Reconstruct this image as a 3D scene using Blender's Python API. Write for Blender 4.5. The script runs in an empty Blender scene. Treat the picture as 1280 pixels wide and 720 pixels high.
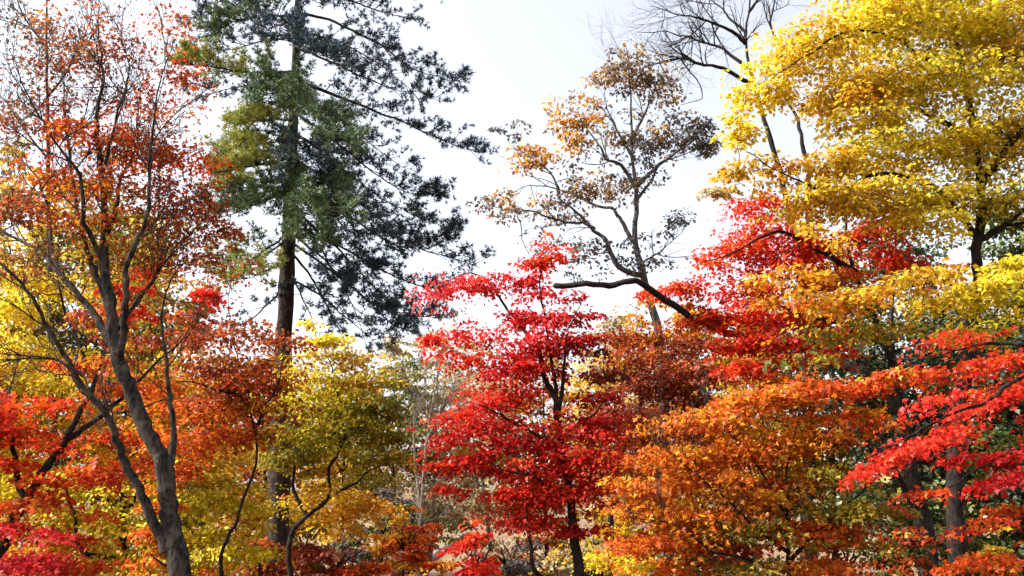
import bpy, math
import numpy as np
from mathutils import Matrix, Vector

# ------------------------------------------------------------------ camera, light, exposure
scene = bpy.context.scene
CAM = np.array([0.0, 0.0, 1.6])
PITCH = math.radians(17.0)
HFOV = math.radians(60.0)
FPX = 640.0 / math.tan(HFOV / 2)          # focal length in pixels of the 1280 px wide photograph
cam_data = bpy.data.cameras.new('camera')
cam_data.sensor_width = 36.0
cam_data.lens = 18.0 / math.tan(HFOV / 2)
cam_data.clip_start = 0.1
cam_data.clip_end = 3000.0
cam = bpy.data.objects.new('camera', cam_data)
scene.collection.objects.link(cam)
cam.location = CAM
cam.rotation_euler = (math.radians(90) + PITCH, 0, 0)
scene.camera = cam

SUN_AZ = np.array([-0.995, -0.10])        # horizontal direction towards the sun (left)
SUN_EL = math.radians(40)
sd = np.array([SUN_AZ[0] * math.cos(SUN_EL), SUN_AZ[1] * math.cos(SUN_EL), math.sin(SUN_EL)])
world = bpy.data.worlds.new('World')
scene.world = world
world.use_nodes = True
wn = world.node_tree
bg = wn.nodes['Background']
sky = wn.nodes.new('ShaderNodeTexSky')
sky.sky_type = 'NISHITA'
sky.sun_disc = False
sky.sun_elevation = SUN_EL
sky.sun_rotation = math.atan2(SUN_AZ[0], SUN_AZ[1])
sky.air_density = 1.0
sky.dust_density = 5.0
sky.ozone_density = 1.0
hsv = wn.nodes.new('ShaderNodeHueSaturation')
hsv.inputs['Saturation'].default_value = 0.38
wn.links.new(sky.outputs[0], hsv.inputs['Color'])
wn.links.new(hsv.outputs[0], bg.inputs['Color'])
bg.inputs['Strength'].default_value = 0.15
sun_data = bpy.data.lights.new('sun', 'SUN')
sun_data.energy = 3.2
sun_data.angle = math.radians(0.5)
sun_data.color = (1.0, 0.95, 0.87)
sun = bpy.data.objects.new('sun', sun_data)
scene.collection.objects.link(sun)
sun.location = (-20, -15, 25)
sun.rotation_euler = Vector(sd).to_track_quat('Z', 'Y').to_euler()
vs = scene.view_settings
vs.view_transform = 'Standard'
vs.look = 'None'
vs.gamma = 1.0
vs.use_curve_mapping = False
vs.exposure = 1.55
scene.cycles.max_bounces = 8
scene.cycles.diffuse_bounces = 4
scene.cycles.transmission_bounces = 6

rng = np.random.default_rng(11)
COL = scene.collection
UP = np.array([0, 0, 1.0])


def at(px, py, d):
    """World point seen at a pixel of the photograph, at the distance d along +Y."""
    a, b = (px - 640.0) / FPX, -(py - 360.0) / FPX
    c, s = math.cos(PITCH), math.sin(PITCH)
    dirn = np.array([a, c - b * s, s + b * c])
    return CAM + dirn * (d / dirn[1])


def ground_z(x, y):
    x = np.asarray(x, float); y = np.asarray(y, float)
    t = np.clip((y - 24.0) / 80.0, 0, 1)
    hill = 9.0 * t * t * (3 - 2 * t)
    return hill + 0.12 * np.sin(x * 0.35 + 1.3) * np.cos(y * 0.28) + 0.05 * np.sin(x * 1.1 + y * 0.9) - 0.05


# ------------------------------------------------------------------ materials
def lin(c):
    c = np.asarray(c, float) / 255.0
    return np.where(c <= 0.04045, c / 12.92, ((c + 0.055) / 1.055) ** 2.4)


def new_mat(name):
    m = bpy.data.materials.new(name)
    m.use_nodes = True
    nt = m.node_tree
    for n in list(nt.nodes):
        nt.nodes.remove(n)
    return m, nt, nt.nodes.new('ShaderNodeOutputMaterial')


def leaf_material(name, trans=0.5, gloss=0.015, rough=0.45):
    m, nt, out = new_mat(name)
    at_ = nt.nodes.new('ShaderNodeAttribute'); at_.attribute_name = 'leaf_colour'
    # fine mottling on every blade
    tc = nt.nodes.new('ShaderNodeTexCoord')
    no = nt.nodes.new('ShaderNodeTexNoise'); no.inputs['Scale'].default_value = 45
    nt.links.new(tc.outputs['Object'], no.inputs['Vector'])
    mr = nt.nodes.new('ShaderNodeMapRange')
    mr.inputs['From Min'].default_value = 0.3; mr.inputs['From Max'].default_value = 0.7
    mr.inputs['To Min'].default_value = 0.78; mr.inputs['To Max'].default_value = 1.15
    nt.links.new(no.outputs['Fac'], mr.inputs['Value'])
    mul = nt.nodes.new('ShaderNodeVectorMath'); mul.operation = 'SCALE'
    nt.links.new(at_.outputs['Color'], mul.inputs[0]); nt.links.new(mr.outputs[0], mul.inputs['Scale'])
    df = nt.nodes.new('ShaderNodeBsdfDiffuse'); tr = nt.nodes.new('ShaderNodeBsdfTranslucent')
    gl = nt.nodes.new('ShaderNodeBsdfGlossy'); gl.inputs['Roughness'].default_value = rough
    nt.links.new(mul.outputs[0], df.inputs['Color']); nt.links.new(mul.outputs[0], tr.inputs['Color'])
    m1 = nt.nodes.new('ShaderNodeMixShader'); m1.inputs[0].default_value = trans
    m2 = nt.nodes.new('ShaderNodeMixShader'); m2.inputs[0].default_value = gloss
    nt.links.new(df.outputs[0], m1.inputs[1]); nt.links.new(tr.outputs[0], m1.inputs[2])
    nt.links.new(m1.outputs[0], m2.inputs[1]); nt.links.new(gl.outputs[0], m2.inputs[2])
    nt.links.new(m2.outputs[0], out.inputs['Surface'])
    return m


def bark_material(name, c1, c2, c3, zs=0.25, scale=9.0, bump=0.6):
    m, nt, out = new_mat(name)
    tc = nt.nodes.new('ShaderNodeTexCoord')
    mp = nt.nodes.new('ShaderNodeMapping'); mp.inputs['Scale'].default_value = (1, 1, zs)
    nt.links.new(tc.outputs['Object'], mp.inputs['Vector'])
    n1 = nt.nodes.new('ShaderNodeTexNoise'); n1.inputs['Scale'].default_value = scale * 2
    n1.inputs['Detail'].default_value = 6; n1.inputs['Roughness'].default_value = 0.65
    nt.links.new(mp.outputs[0], n1.inputs['Vector'])
    n2 = nt.nodes.new('ShaderNodeTexNoise'); n2.inputs['Scale'].default_value = 8.0; n2.inputs['Detail'].default_value = 4
    nt.links.new(tc.outputs['Object'], n2.inputs['Vector'])
    r1 = nt.nodes.new('ShaderNodeValToRGB')
    r1.color_ramp.elements[0].position = 0.42; r1.color_ramp.elements[0].color = (*lin(c1), 1)
    r1.color_ramp.elements[1].position = 0.60; r1.color_ramp.elements[1].color = (*lin(c2), 1)
    nt.links.new(n1.outputs['Fac'], r1.inputs['Fac'])
    r2 = nt.nodes.new('ShaderNodeValToRGB')
    r2.color_ramp.elements[0].position = 0.52; r2.color_ramp.elements[0].color = (0, 0, 0, 1)
    r2.color_ramp.elements[1].position = 0.68; r2.color_ramp.elements[1].color = (1, 1, 1, 1)
    nt.links.new(n2.outputs['Fac'], r2.inputs['Fac'])
    mx = nt.nodes.new('ShaderNodeMixRGB'); mx.inputs[2].default_value = (*lin(c3), 1)
    nt.links.new(r2.outputs[0], mx.inputs[0]); nt.links.new(r1.outputs[0], mx.inputs[1])
    pb = nt.nodes.new('ShaderNodeBsdfPrincipled'); pb.inputs['Roughness'].default_value = 0.9
    pb.inputs['Specular IOR Level'].default_value = 0.2
    bp = nt.nodes.new('ShaderNodeBump'); bp.inputs['Strength'].default_value = bump; bp.inputs['Distance'].default_value = 0.06
    nt.links.new(n1.outputs['Fac'], bp.inputs['Height'])
    nt.links.new(mx.outputs[0], pb.inputs['Base Color']); nt.links.new(bp.outputs[0], pb.inputs['Normal'])
    nt.links.new(pb.outputs[0], out.inputs['Surface'])
    return m


M_LEAF = leaf_material('autumn_leaf')
M_NEEDLE = leaf_material('pine_needle', 0.15, 0.06, 0.5)
M_EVER = leaf_material('evergreen_leaf', 0.25, 0.08, 0.4)
BARK = {
    'dark': bark_material('dark_maple_bark', (12, 10, 10), (40, 32, 28), (46, 40, 36)),
    'grey': bark_material('grey_maple_bark', (14, 12, 11), (62, 54, 48), (74, 68, 60)),
    'pine': bark_material('pine_bark', (24, 20, 20), (52, 42, 37), (66, 57, 50), 0.35, 7, 0.9),
    'oak': bark_material('oak_bark', (46, 44, 46), (88, 82, 80), (112, 106, 102)),
    'pale': bark_material('pale_bark', (92, 82, 74), (146, 134, 122), (170, 160, 148)),
}


# ------------------------------------------------------------------ mesh helpers
def link_mesh(name, V, loops, counts, mat, parent=None, smooth=False, face_col=None):
    me = bpy.data.meshes.new(name)
    V = np.asarray(V, np.float32)
    loops = np.asarray(loops, np.int32); counts = np.asarray(counts, np.int32)
    me.vertices.add(len(V)); me.vertices.foreach_set('co', V.ravel())
    me.loops.add(len(loops)); me.loops.foreach_set('vertex_index', loops)
    me.polygons.add(len(counts))
    starts = np.zeros(len(counts), np.int32); starts[1:] = np.cumsum(counts)[:-1]
    me.polygons.foreach_set('loop_start', starts)
    me.polygons.foreach_set('loop_total', counts)
    if smooth:
        me.polygons.foreach_set('use_smooth', np.ones(len(counts), bool))
    if face_col is not None:
        a = me.attributes.new('leaf_colour', 'FLOAT_COLOR', 'FACE')
        fc = np.ones((len(counts), 4), np.float32); fc[:, :3] = face_col
        a.data.foreach_set('color', fc.ravel())
    me.update(calc_edges=True)
    me.validate()
    me.materials.append(mat)
    o = bpy.data.objects.new(name, me)
    COL.objects.link(o)
    if parent is not None:
        o.parent = parent
        o.matrix_parent_inverse = Matrix.Identity(4)
    return o


class Tubes:
    def __init__(self):
        self.V, self.F, self.n = [], [], 0

    def add(self, P, R, sides=6, rough=0.0):
        P = np.asarray(P, float); R = np.asarray(R, float)
        N = len(P)
        T = np.gradient(P, axis=0)
        T /= np.linalg.norm(T, axis=1)[:, None] + 1e-9
        ref = np.array([0.31, 0.95, 0.05]) if abs(T[0][1]) < 0.8 else np.array([1.0, 0.1, 0.1])
        A = np.cross(T, ref); A /= np.linalg.norm(A, axis=1)[:, None] + 1e-9
        B = np.cross(T, A)
        th = np.arange(sides) * 2 * math.pi / sides
        rr = R[:, None] * (1 + (rough * rng.standard_normal((N, sides)) if rough else 0) + np.zeros((N, sides)))
        ring = P[:, None, :] + rr[:, :, None] * (np.cos(th)[None, :, None] * A[:, None, :] + np.sin(th)[None, :, None] * B[:, None, :])
        tip = P[-1] + T[-1] * R[-1]
        self.V.append(np.vstack([ring.reshape(-1, 3), tip[None]]))
        i = np.arange(N - 1)[:, None] * sides; j = np.arange(sides)[None, :]; k = (j + 1) % sides
        q = np.stack([i + j, i + k, i + sides + k, i + sides + j], -1).reshape(-1, 4)
        cap = np.stack([(N - 1) * sides + j[0], (N - 1) * sides + k[0], np.full(sides, N * sides)], -1)
        self.F.append((q + self.n, cap + self.n))
        self.n += N * sides + 1

    def build(self, name, mat, parent):
        if not self.V:
            return None
        q = np.vstack([f[0] for f in self.F]); c = np.vstack([f[1] for f in self.F])
        loops = np.concatenate([q.ravel(), c.ravel()])
        counts = np.concatenate([np.full(len(q), 4), np.full(len(c), 3)])
        V = np.vstack(self.V) - np.array(parent_origin(parent))
        return link_mesh(name, V, loops, counts, mat, parent, True)


def parent_origin(o):
    p = np.zeros(3)
    while o is not None:
        p += np.array(o.location); o = o.parent
    return p


def smooth_line(P, sub=5, jit=0.0):
    P = np.asarray(P, float)
    if len(P) < 3:
        t = np.linspace(0, 1, sub * 2)[:, None]
        Q = P[0] * (1 - t) + P[-1] * t
    else:
        E = np.vstack([2 * P[0] - P[1], P, 2 * P[-1] - P[-2]])
        Q = []
        for i in range(len(P) - 1):
            p0, p1, p2, p3 = E[i:i + 4]
            for t in np.linspace(0, 1, sub, endpoint=False):
                Q.append(0.5 * (2 * p1 + (p2 - p0) * t + (2 * p0 - 5 * p1 + 4 * p2 - p3) * t * t + (3 * p1 - p0 - 3 * p2 + p3) * t ** 3))
        Q.append(P[-1])
        Q = np.array(Q)
    if jit:
        n = rng.standard_normal(Q.shape) * jit
        n[0] = 0
        Q = Q + n
    return Q


LEAVES = {  # outline (side, along, fold)
    'palm': np.array([(0, 0, 0), (.56, .34, .04), (.20, .52, .05), (0, 1, -.10), (-.20, .52, .05), (-.56, .34, .04)]),
    'rhomb': np.array([(0, 0, 0), (.36, .45, .08), (0, 1, -.10), (-.36, .45, .08)]),
    'oak': np.array([(0, 0, 0), (.30, .35, .08), (.24, .75, .02), (0, 1, -.15), (-.24, .75, .02), (-.30, .35, .08)]),
}


def unit(v):
    return v / (np.linalg.norm(v, axis=-1, keepdims=True) + 1e-9)


def leaf_cloud(pos, axis, normal, size, kind):
    T = LEAVES[kind]; K = len(T)
    axis = unit(axis); side = unit(np.cross(normal, axis)); nrm = np.cross(axis, side)
    V = pos[:, None, :] + size[:, None, None] * (T[None, :, 0, None] * side[:, None, :] + T[None, :, 1, None] * axis[:, None, :] + T[None, :, 2, None] * nrm[:, None, :])
    return V.reshape(-1, 3), np.arange(len(pos) * K), np.full(len(pos), K)


COVER = 1.11
# palettes: (colour, weight) - the leaves' own colour; pine needles also carry painted light
PAL = {
    'red': [((210, 48, 30), 5), ((222, 62, 36), 3), ((182, 30, 26), 3), ((228, 90, 44), 1)],
    'crimson': [((196, 36, 36), 5), ((212, 50, 40), 3), ((158, 24, 32), 3), ((216, 68, 54), 1)],
    'pink': [((216, 52, 54), 4), ((226, 82, 74), 2), ((188, 34, 42), 3)],
    'scarlet': [((224, 66, 34), 5), ((214, 48, 28), 4), ((230, 98, 46), 2)],
    'redorange': [((216, 82, 30), 4), ((224, 106, 38), 4), ((198, 56, 26), 3), ((228, 138, 46), 1)],
    'orange': [((222, 116, 32), 5), ((206, 92, 30), 4), ((232, 146, 44), 3), ((186, 78, 30), 2)],
    'amber': [((226, 156, 36), 5), ((214, 130, 34), 3), ((232, 180, 50), 3), ((190, 110, 34), 2)],
    'rust': [((184, 84, 38), 5), ((160, 66, 36), 4), ((200, 106, 44), 3), ((140, 62, 40), 2)],
    'brownred': [((150, 64, 40), 4), ((126, 52, 38), 4), ((168, 84, 48), 3)],
    'brown': [((152, 104, 62), 4), ((128, 84, 56), 4), ((176, 128, 72), 2), ((112, 84, 64), 2)],
    'oakbrown': [((148, 118, 84), 4), ((120, 98, 80), 4), ((196, 152, 72), 2), ((98, 88, 80), 2)],
    'oakgrey': [((122, 114, 108), 4), ((100, 96, 98), 4), ((146, 128, 108), 2)],
    'oakgold': [((224, 164, 50), 5), ((206, 140, 50), 3), ((168, 120, 66), 2)],
    'yellow': [((222, 200, 48), 5), ((206, 182, 40), 4), ((232, 214, 78), 3), ((190, 156, 40), 2)],
    'gold': [((212, 174, 46), 5), ((196, 156, 42), 4), ((226, 196, 66), 2), ((170, 140, 44), 2), ((208, 144, 44), 1)],
    'yellowgreen': [((206, 190, 46), 4), ((180, 172, 44), 4), ((226, 206, 66), 2), ((150, 148, 46), 2)],
    'olive': [((158, 146, 52), 4), ((130, 128, 48), 4), ((186, 164, 56), 3), ((104, 112, 46), 2)],
    'green': [((92, 112, 46), 4), ((70, 92, 42), 4), ((122, 128, 54), 2)],
    'darkgreen': [((46, 68, 40), 4), ((36, 54, 38), 4), ((66, 84, 46), 2)],
    'beige': [((196, 172, 126), 4), ((172, 148, 108), 4), ((208, 184, 130), 2), ((150, 132, 104), 2)],
    'pinkbrown': [((180, 112, 92), 4), ((156, 92, 78), 4), ((200, 136, 106), 2)],
    'needle': [((36, 58, 72), 5), ((30, 49, 64), 4), ((54, 76, 78), 2)],  # bluish cast of backlight and lens flare put into the needle colour
    'needlegreen': [((76, 100, 58), 5), ((62, 86, 56), 4), ((100, 118, 62), 2)],
    'needleyellow': [((160, 164, 66), 5), ((132, 146, 64), 4), ((186, 178, 78), 2)],  # old yellow needles, with sunlight from the left put into the colour
}
PALC = {k: (np.array([lin(c) for c, w in v]), np.array([w for c, w in v], float) / sum(w for c, w in v)) for k, v in PAL.items()}


ALBEDO = {'orange': .76, 'yellow': .98, 'gold': .9, 'beige': .95, 'yellowgreen': .85, 'red': .88, 'crimson': .92, 'scarlet': .85, 'pink': .8, 'needle': 1, 'needlegreen': 1, 'needleyellow': .9, 'oakgold': .9, 'oakbrown': .9}


def pick(pal, n):
    c, w = PALC[pal]
    c = c * ALBEDO.get(pal, .74)
    return c[rng.choice(len(c), n, p=w)]


def tag(o, label=None, cat=None, group=None, kind=None):
    for k, v in (('label', label), ('category', cat), ('group', group), ('kind', kind)):
        if v:
            o[k] = v
    return o


# ------------------------------------------------------------------ tree builder
class Tree:
    def __init__(self, name, label, cat, d, bark='dark', leaf='palm', size=0.07, group=None, mat=None, sway=0.006):
        self.name, self.label, self.cat, self.d = name, label, cat, d
        self.bark, self.leaf, self.size, self.group = BARK[bark], leaf, size, group
        self.mat = mat or M_LEAF
        if leaf == 'palm' and d >= 12.5:
            self.leaf = 'rhomb'
        self.limbs, self.pads, self.sway = [], [], sway
        self.S, self.SR = [], []           # skeleton points and their radii
        self.twigs = Tubes()
        self.kink = 0.045 if self.name in ('maple_tree', 'bare_tree', 'oak_tree') else 0.02

    def pt(self, p):
        return at(p[0], p[1], self.d + (p[2] if len(p) > 2 else 0))

    def px(self, w, p=None):
        return w * self.d / FPX / math.cos(PITCH)

    def trunk(self, pts, w0, w1, branch=False, blunt=False):
        P = [self.pt(p) for p in pts]
        if not branch:
            b = P[0] + (P[0] - P[1]) * 0.15
            base = np.array([P[0][0] * 0.8 + b[0] * 0.2, P[0][1], 0])
            base[2] = ground_z(base[0], base[1]) - 0.12
            if P[0][2] > base[2] + 0.25:
                P = [base, base * 0.55 + P[0] * 0.45] + P
        Q = smooth_line(P, 6, self.sway * (1 if not branch else 1.3))
        if self.kink:
            L = np.concatenate([[0], np.cumsum(np.linalg.norm(np.diff(Q, axis=0), axis=1))])
            nk = max(3, int(L[-1] / 0.45))
            kn = rng.normal(0, 1, (nk + 1, 3)); kn[0] = 0
            w = np.stack([np.interp(L, np.linspace(0, L[-1], nk + 1), kn[:, a]) for a in range(3)], 1)
            Q = Q + w * self.kink * (1.0 if branch else 0.45)
        L = np.concatenate([[0], np.cumsum(np.linalg.norm(np.diff(Q, axis=0), axis=1))])
        t = L / L[-1]
        r0, r1 = self.px(w0) / 2, self.px(w1) / 2 * (1.0 if blunt else 0.4)
        if branch:
            r0 *= 0.9
        R = r0 * (1 - t) ** 1.25 + r1 * (1 - (1 - t) ** 1.25)
        if not branch:
            R = R * (1 + 0.75 * np.exp(-L / (r0 * 2.2)))
        self.limbs.append((Q, R, branch))
        self.S.append(Q); self.SR.append(R)
        return self

    def branch(self, pts, w0, w1, blunt=False):
        return self.trunk(pts, w0, w1, True, blunt)

    def pad(self, px, py, rx, ry, pal, cov=2.2, dd=0.0, tilt=0.0, rd=None, size=None, label=None, pal2=None):
        self.pads.append((px, py, rx, ry, pal, cov, dd, tilt, rd, size, label, pal2))
        return self

    def connect(self, t, r_end, r_max, sides, n=7, jit=0.03, dz=0.7, root=None):
        S = np.vstack(self.S); SR = np.concatenate(self.SR)
        dv = t[None] - S
        cost = np.linalg.norm(dv, axis=1) + dz * np.maximum(0, -dv[:, 2] + 0.1)
        cost = cost + np.where(S[:, 2] < 1.0, 2.0, 0)
        i = int(np.argmin(cost))
        s, rs = S[i], SR[i]
        L = np.linalg.norm(t - s)
        if L < 0.05:
            return
        r0 = max(min(rs * 0.75, r_max), r_end)
        u = np.linspace(0, 1, n)[:, None]
        ctrl = s + (t - s) * 0.45 + UP * L * rng.uniform(0.02, 0.16) + rng.standard_normal(3) * L * 0.06
        Q = s * (1 - u) ** 2 + ctrl * 2 * u * (1 - u) + t * u ** 2
        J = rng.standard_normal(Q.shape) * jit * L * 0.6
        J[0] = 0; J[-1] = 0
        Q = Q + J
        R = r0 + (r_end - r0) * u[:, 0] ** 0.8
        self.twigs.add(Q, R, sides)
        self.S.append(Q[1:]); self.SR.append(R[1:])

    def build(self):
        base = self.limbs[0][0][0]
        gz = float(ground_z(base[0], base[1]))
        root = bpy.data.objects.new(self.name, None)
        root.empty_display_size = 0.3
        COL.objects.link(root)
        root.location = (base[0], base[1], gz)
        tag(root, self.label, self.cat, self.group)
        self.root = root
        for Q, R, br in self.limbs:
            tb = Tubes()
            tb.add(Q, R, 12 if R.max() > 0.05 else 7, 0.07)
            tb.build('branch' if br else 'trunk', self.bark, root)
        clusters = []
        cpos = []
        for p in self.pads:
            cpos.append(at(p[0], p[1], self.d + p[6] + getattr(self, 'front', 0)))
        S0 = np.vstack(self.S)
        order = sorted(range(len(self.pads)), key=lambda i: np.min(np.linalg.norm(S0 - cpos[i], axis=1)))
        for i in order:
            px, py, rx, ry, pal, cov, dd, tilt, rd, size, lab, pal2 = self.pads[i]
            d = self.d + dd
            k = d / FPX
            rx, ry = rx * getattr(self, 'spread', 1), ry * getattr(self, 'spread', 1)
            RX, RY = rx * k, ry * k
            RD = rd if rd is not None else min(RX, 1.6) * 0.9
            size = (size or self.size) * 0.88
            leafpx = (size / k) ** 2 * 0.30
            n = int(COVER * getattr(self, 'cover', 1) * cov * math.pi * rx * ry / leafpx)
            sr = float(np.clip(0.5 * min(RX, 0.9), 0.15, 0.45))
            per = 30 if self.leaf != 'needle' else 1
            ns = int(np.clip(n / 34, 3, 400))
            C = cpos[i]
            self.connect(C, 0.006, 0.012 + 0.007 * math.sqrt(min(ns, 25)), 6, 9, 0.035)
            q = unit(rng.standard_normal((ns, 3))) * (rng.uniform(0.05, 1, (ns, 1)) ** (1 / 2.4))
            far = rng.uniform(0, 1, ns) < 0.16
            q[far] *= rng.uniform(1.05, 1.55, (int(far.sum()), 1))
            sp = np.stack([q[:, 0] * RX, q[:, 1] * RD, q[:, 2] * RY], 1)
            step = 0.34
            ph = rng.uniform(0, step)
            lay = np.round((sp[:, 2] + ph) / step) * step - ph
            sp[:, 2] = 0.25 * sp[:, 2] + 0.75 * lay + 0.12 * np.sin(sp[:, 0] * 2.1 + lay * 9) * min(1, RX)
            sp[:, 2] += math.tan(math.radians(tilt)) * sp[:, 0]
            sp += C
            sp[:, 2] = np.maximum(sp[:, 2], ground_z(sp[:, 0], sp[:, 1]) + 0.15)
            o2 = np.argsort(np.linalg.norm(sp - C, axis=1))
            for j in o2:
                self.connect(sp[j], 0.0025, 0.009, 3, 4, 0.05, 0.5)
            # leaves of the sprays
            m = max(4, n // ns)
            cnt = rng.poisson(m * np.exp(rng.normal(-0.12, 0.5, ns)), ns) + 2
            sid = np.repeat(np.arange(ns), cnt)
            N = len(sid)
            srad = sr * rng.uniform(0.6, 1.25, ns)
            yaw = rng.uniform(0, 2 * math.pi, N)
            rad = np.sqrt(rng.uniform(0, 1, N)) * srad[sid]
            tx = rng.normal(0, 0.22, ns) + math.tan(math.radians(tilt)); ty = rng.normal(0, 0.25, ns) + 0.05
            ox, oy = np.cos(yaw) * rad, np.sin(yaw) * rad
            oz = tx[sid] * ox + ty[sid] * oy - 0.45 * rad ** 2 / srad[sid] + rng.normal(0, 0.09, N) * np.minimum(srad[sid], .4) * 1.2
            pos = sp[sid] + np.stack([ox, oy, oz], 1)
            pos[:, 2] = np.maximum(pos[:, 2], ground_z(pos[:, 0], pos[:, 1]) + 0.03)
            ax = np.stack([np.cos(yaw), np.sin(yaw), np.full(N, -0.5)], 1) + rng.normal(0, 0.55, (N, 3))
            nm = np.stack([-tx[sid], -ty[sid], np.full(N, 0.9)], 1) + rng.normal(0, 0.55, (N, 3)) + 0.45 * sd[None]
            sz = size * (1.36 if d > 10 else 1.14) * rng.uniform(0.65, 1.25, N)
            scol = pick(pal, ns)
            if pal2:
                w = rng.uniform(0, 1, ns) < 0.35
                scol[w] = pick(pal2, int(w.sum()))
            lc = scol[sid]
            alt = rng.uniform(0, 1, N) < 0.3
            lc[alt] = pick(pal, int(alt.sum()))
            lc = lc * np.exp(rng.normal(0, 0.2, (N, 1))) * np.exp(rng.normal(0, 0.05, (N, 3)))
            lc = np.clip(lc, 0.005, 0.85)
            clusters.append((pos, ax, nm, sz, lc, lab))
        crown = self.twigs.build('crown', self.bark, root)
        if crown:
            for pos, ax, nm, sz, lc, lab in clusters:
                V, lo, ct = leaf_cloud(pos - parent_origin(root), ax, nm, sz, self.leaf)
                o = link_mesh('leaf_cluster', V, lo, ct, self.mat, crown, False, lc)
                tag(o, lab, kind='stuff')
        return root


def twig_fan(tree, P, dirn, L, r, depth, spread=0.5, up=0.15):
    """Recursive bare twigs."""
    n = 5
    dirn = unit(dirn)
    Q = [P]
    dcur = dirn
    for i in range(n - 1):
        dcur = unit(dcur + rng.normal(0, 0.13, 3) + UP * up * 0.25)
        Q.append(Q[-1] + dcur * L / (n - 1))
    Q = np.array(Q)
    R = np.linspace(r, max(r * 0.45, 0.0025), n)
    tree.twigs.add(Q, R, 4 if r > 0.012 else 3)
    tree.S.append(Q[1:]); tree.SR.append(R[1:])
    if depth > 0:
        for i in range(1, n):
            k = 2 if i == n - 1 else 1
            for _ in range(k):
                nd = unit(dcur + rng.normal(0, spread, 3) + UP * up)
                twig_fan(tree, Q[i], nd, L * rng.uniform(0.5, 0.75), R[i] * 0.7, depth - 1, spread, up)


def bare_twigs(tree, limb, n, L, r, depth, t0=0.25, spread=0.5, up=0.15):
    Q, R, _ = tree.limbs[limb]
    for _ in range(n):
        i = int(rng.uniform(t0, 1) * (len(Q) - 2))
        T = unit(Q[i + 1] - Q[i])
        nd = unit(T * 0.8 + rng.normal(0, 0.7, 3))
        twig_fan(tree, Q[i], nd, L * rng.uniform(0.6, 1.2), min(r, R[i] * 0.8), depth, spread, up)


# ------------------------------------------------------------------ ground
def m_ground():
    m, nt, out = new_mat('leaf_litter_ground')
    tc = nt.nodes.new('ShaderNodeTexCoord')
    v = nt.nodes.new('ShaderNodeTexVoronoi'); v.inputs['Scale'].default_value = 14
    n = nt.nodes.new('ShaderNodeTexNoise'); n.inputs['Scale'].default_value = 0.6; n.inputs['Detail'].default_value = 8
    nt.links.new(tc.outputs['Object'], v.inputs['Vector']); nt.links.new(tc.outputs['Object'], n.inputs['Vector'])
    r = nt.nodes.new('ShaderNodeValToRGB')
    r.color_ramp.elements[0].color = (*lin((70, 52, 38)), 1); r.color_ramp.elements[1].color = (*lin((128, 98, 68)), 1)
    nt.links.new(v.outputs['Color'], r.inputs['Fac'])
    r2 = nt.nodes.new('ShaderNodeValToRGB')
    r2.color_ramp.elements[0].position = 0.4; r2.color_ramp.elements[0].color = (0, 0, 0, 1)
    r2.color_ramp.elements[1].position = 0.62; r2.color_ramp.elements[1].color = (1, 1, 1, 1)
    nt.links.new(n.outputs['Fac'], r2.inputs['Fac'])
    mx = nt.nodes.new('ShaderNodeMixRGB'); mx.inputs[2].default_value = (*lin((112, 96, 66)), 1)
    nt.links.new(r2.outputs[0], mx.inputs[0]); nt.links.new(r.outputs[0], mx.inputs[1])
    pb = nt.nodes.new('ShaderNodeBsdfPrincipled'); pb.inputs['Roughness'].default_value = 0.95
    bp = nt.nodes.new('ShaderNodeBump'); bp.inputs['Strength'].default_value = 0.5; bp.inputs['Distance'].default_value = 0.04
    nt.links.new(v.outputs['Distance'], bp.inputs['Height'])
    nt.links.new(mx.outputs[0], pb.inputs['Base Color']); nt.links.new(bp.outputs[0], pb.inputs['Normal'])
    nt.links.new(pb.outputs[0], out.inputs['Surface'])
    return m


gx = np.concatenate([-np.geomspace(1500, 42, 30), np.linspace(-40, 40, 120), np.geomspace(42, 1500, 30)])
gy = np.concatenate([-np.geomspace(900, 12, 20), np.linspace(-10, 120, 180), np.geomspace(125, 2200, 25)])
X, Y = np.meshgrid(gx, gy)
Z = ground_z(X, Y)
gv = np.stack([X, Y, Z], -1).reshape(-1, 3)
nx, ny = len(gx), len(gy)
i, j = np.meshgrid(np.arange(nx - 1), np.arange(ny - 1))
a = j * nx + i
gf = np.stack([a, a + 1, a + nx + 1, a + nx], -1).reshape(-1, 4)
g = link_mesh('ground', gv, gf.ravel(), np.full(len(gf), 4), m_ground(), None, True)
tag(g, 'rising forest floor covered with brown fallen leaves', 'ground', kind='structure')

N = 26000
lx = rng.uniform(-26, 26, N); ly = rng.uniform(3, 48, N)
pos = np.stack([lx, ly, ground_z(lx, ly) + rng.uniform(0.008, 0.05, N)], 1)
V, lo, ct = leaf_cloud(pos, np.stack([rng.normal(size=N), rng.normal(size=N), rng.normal(0, .15, N)], 1), UP + rng.normal(0, .25, (N, 3)), rng.uniform(.05, .1, N), 'rhomb')
lc = np.concatenate([pick(p, N // 4) for p in ('rust', 'brown', 'orange', 'gold')])
rng.shuffle(lc)
o = link_mesh('fallen_leaves', V, lo, ct, M_LEAF, None, False, lc)
tag(o, 'fallen autumn leaves scattered over the forest floor', 'leaves', kind='stuff')

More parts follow.
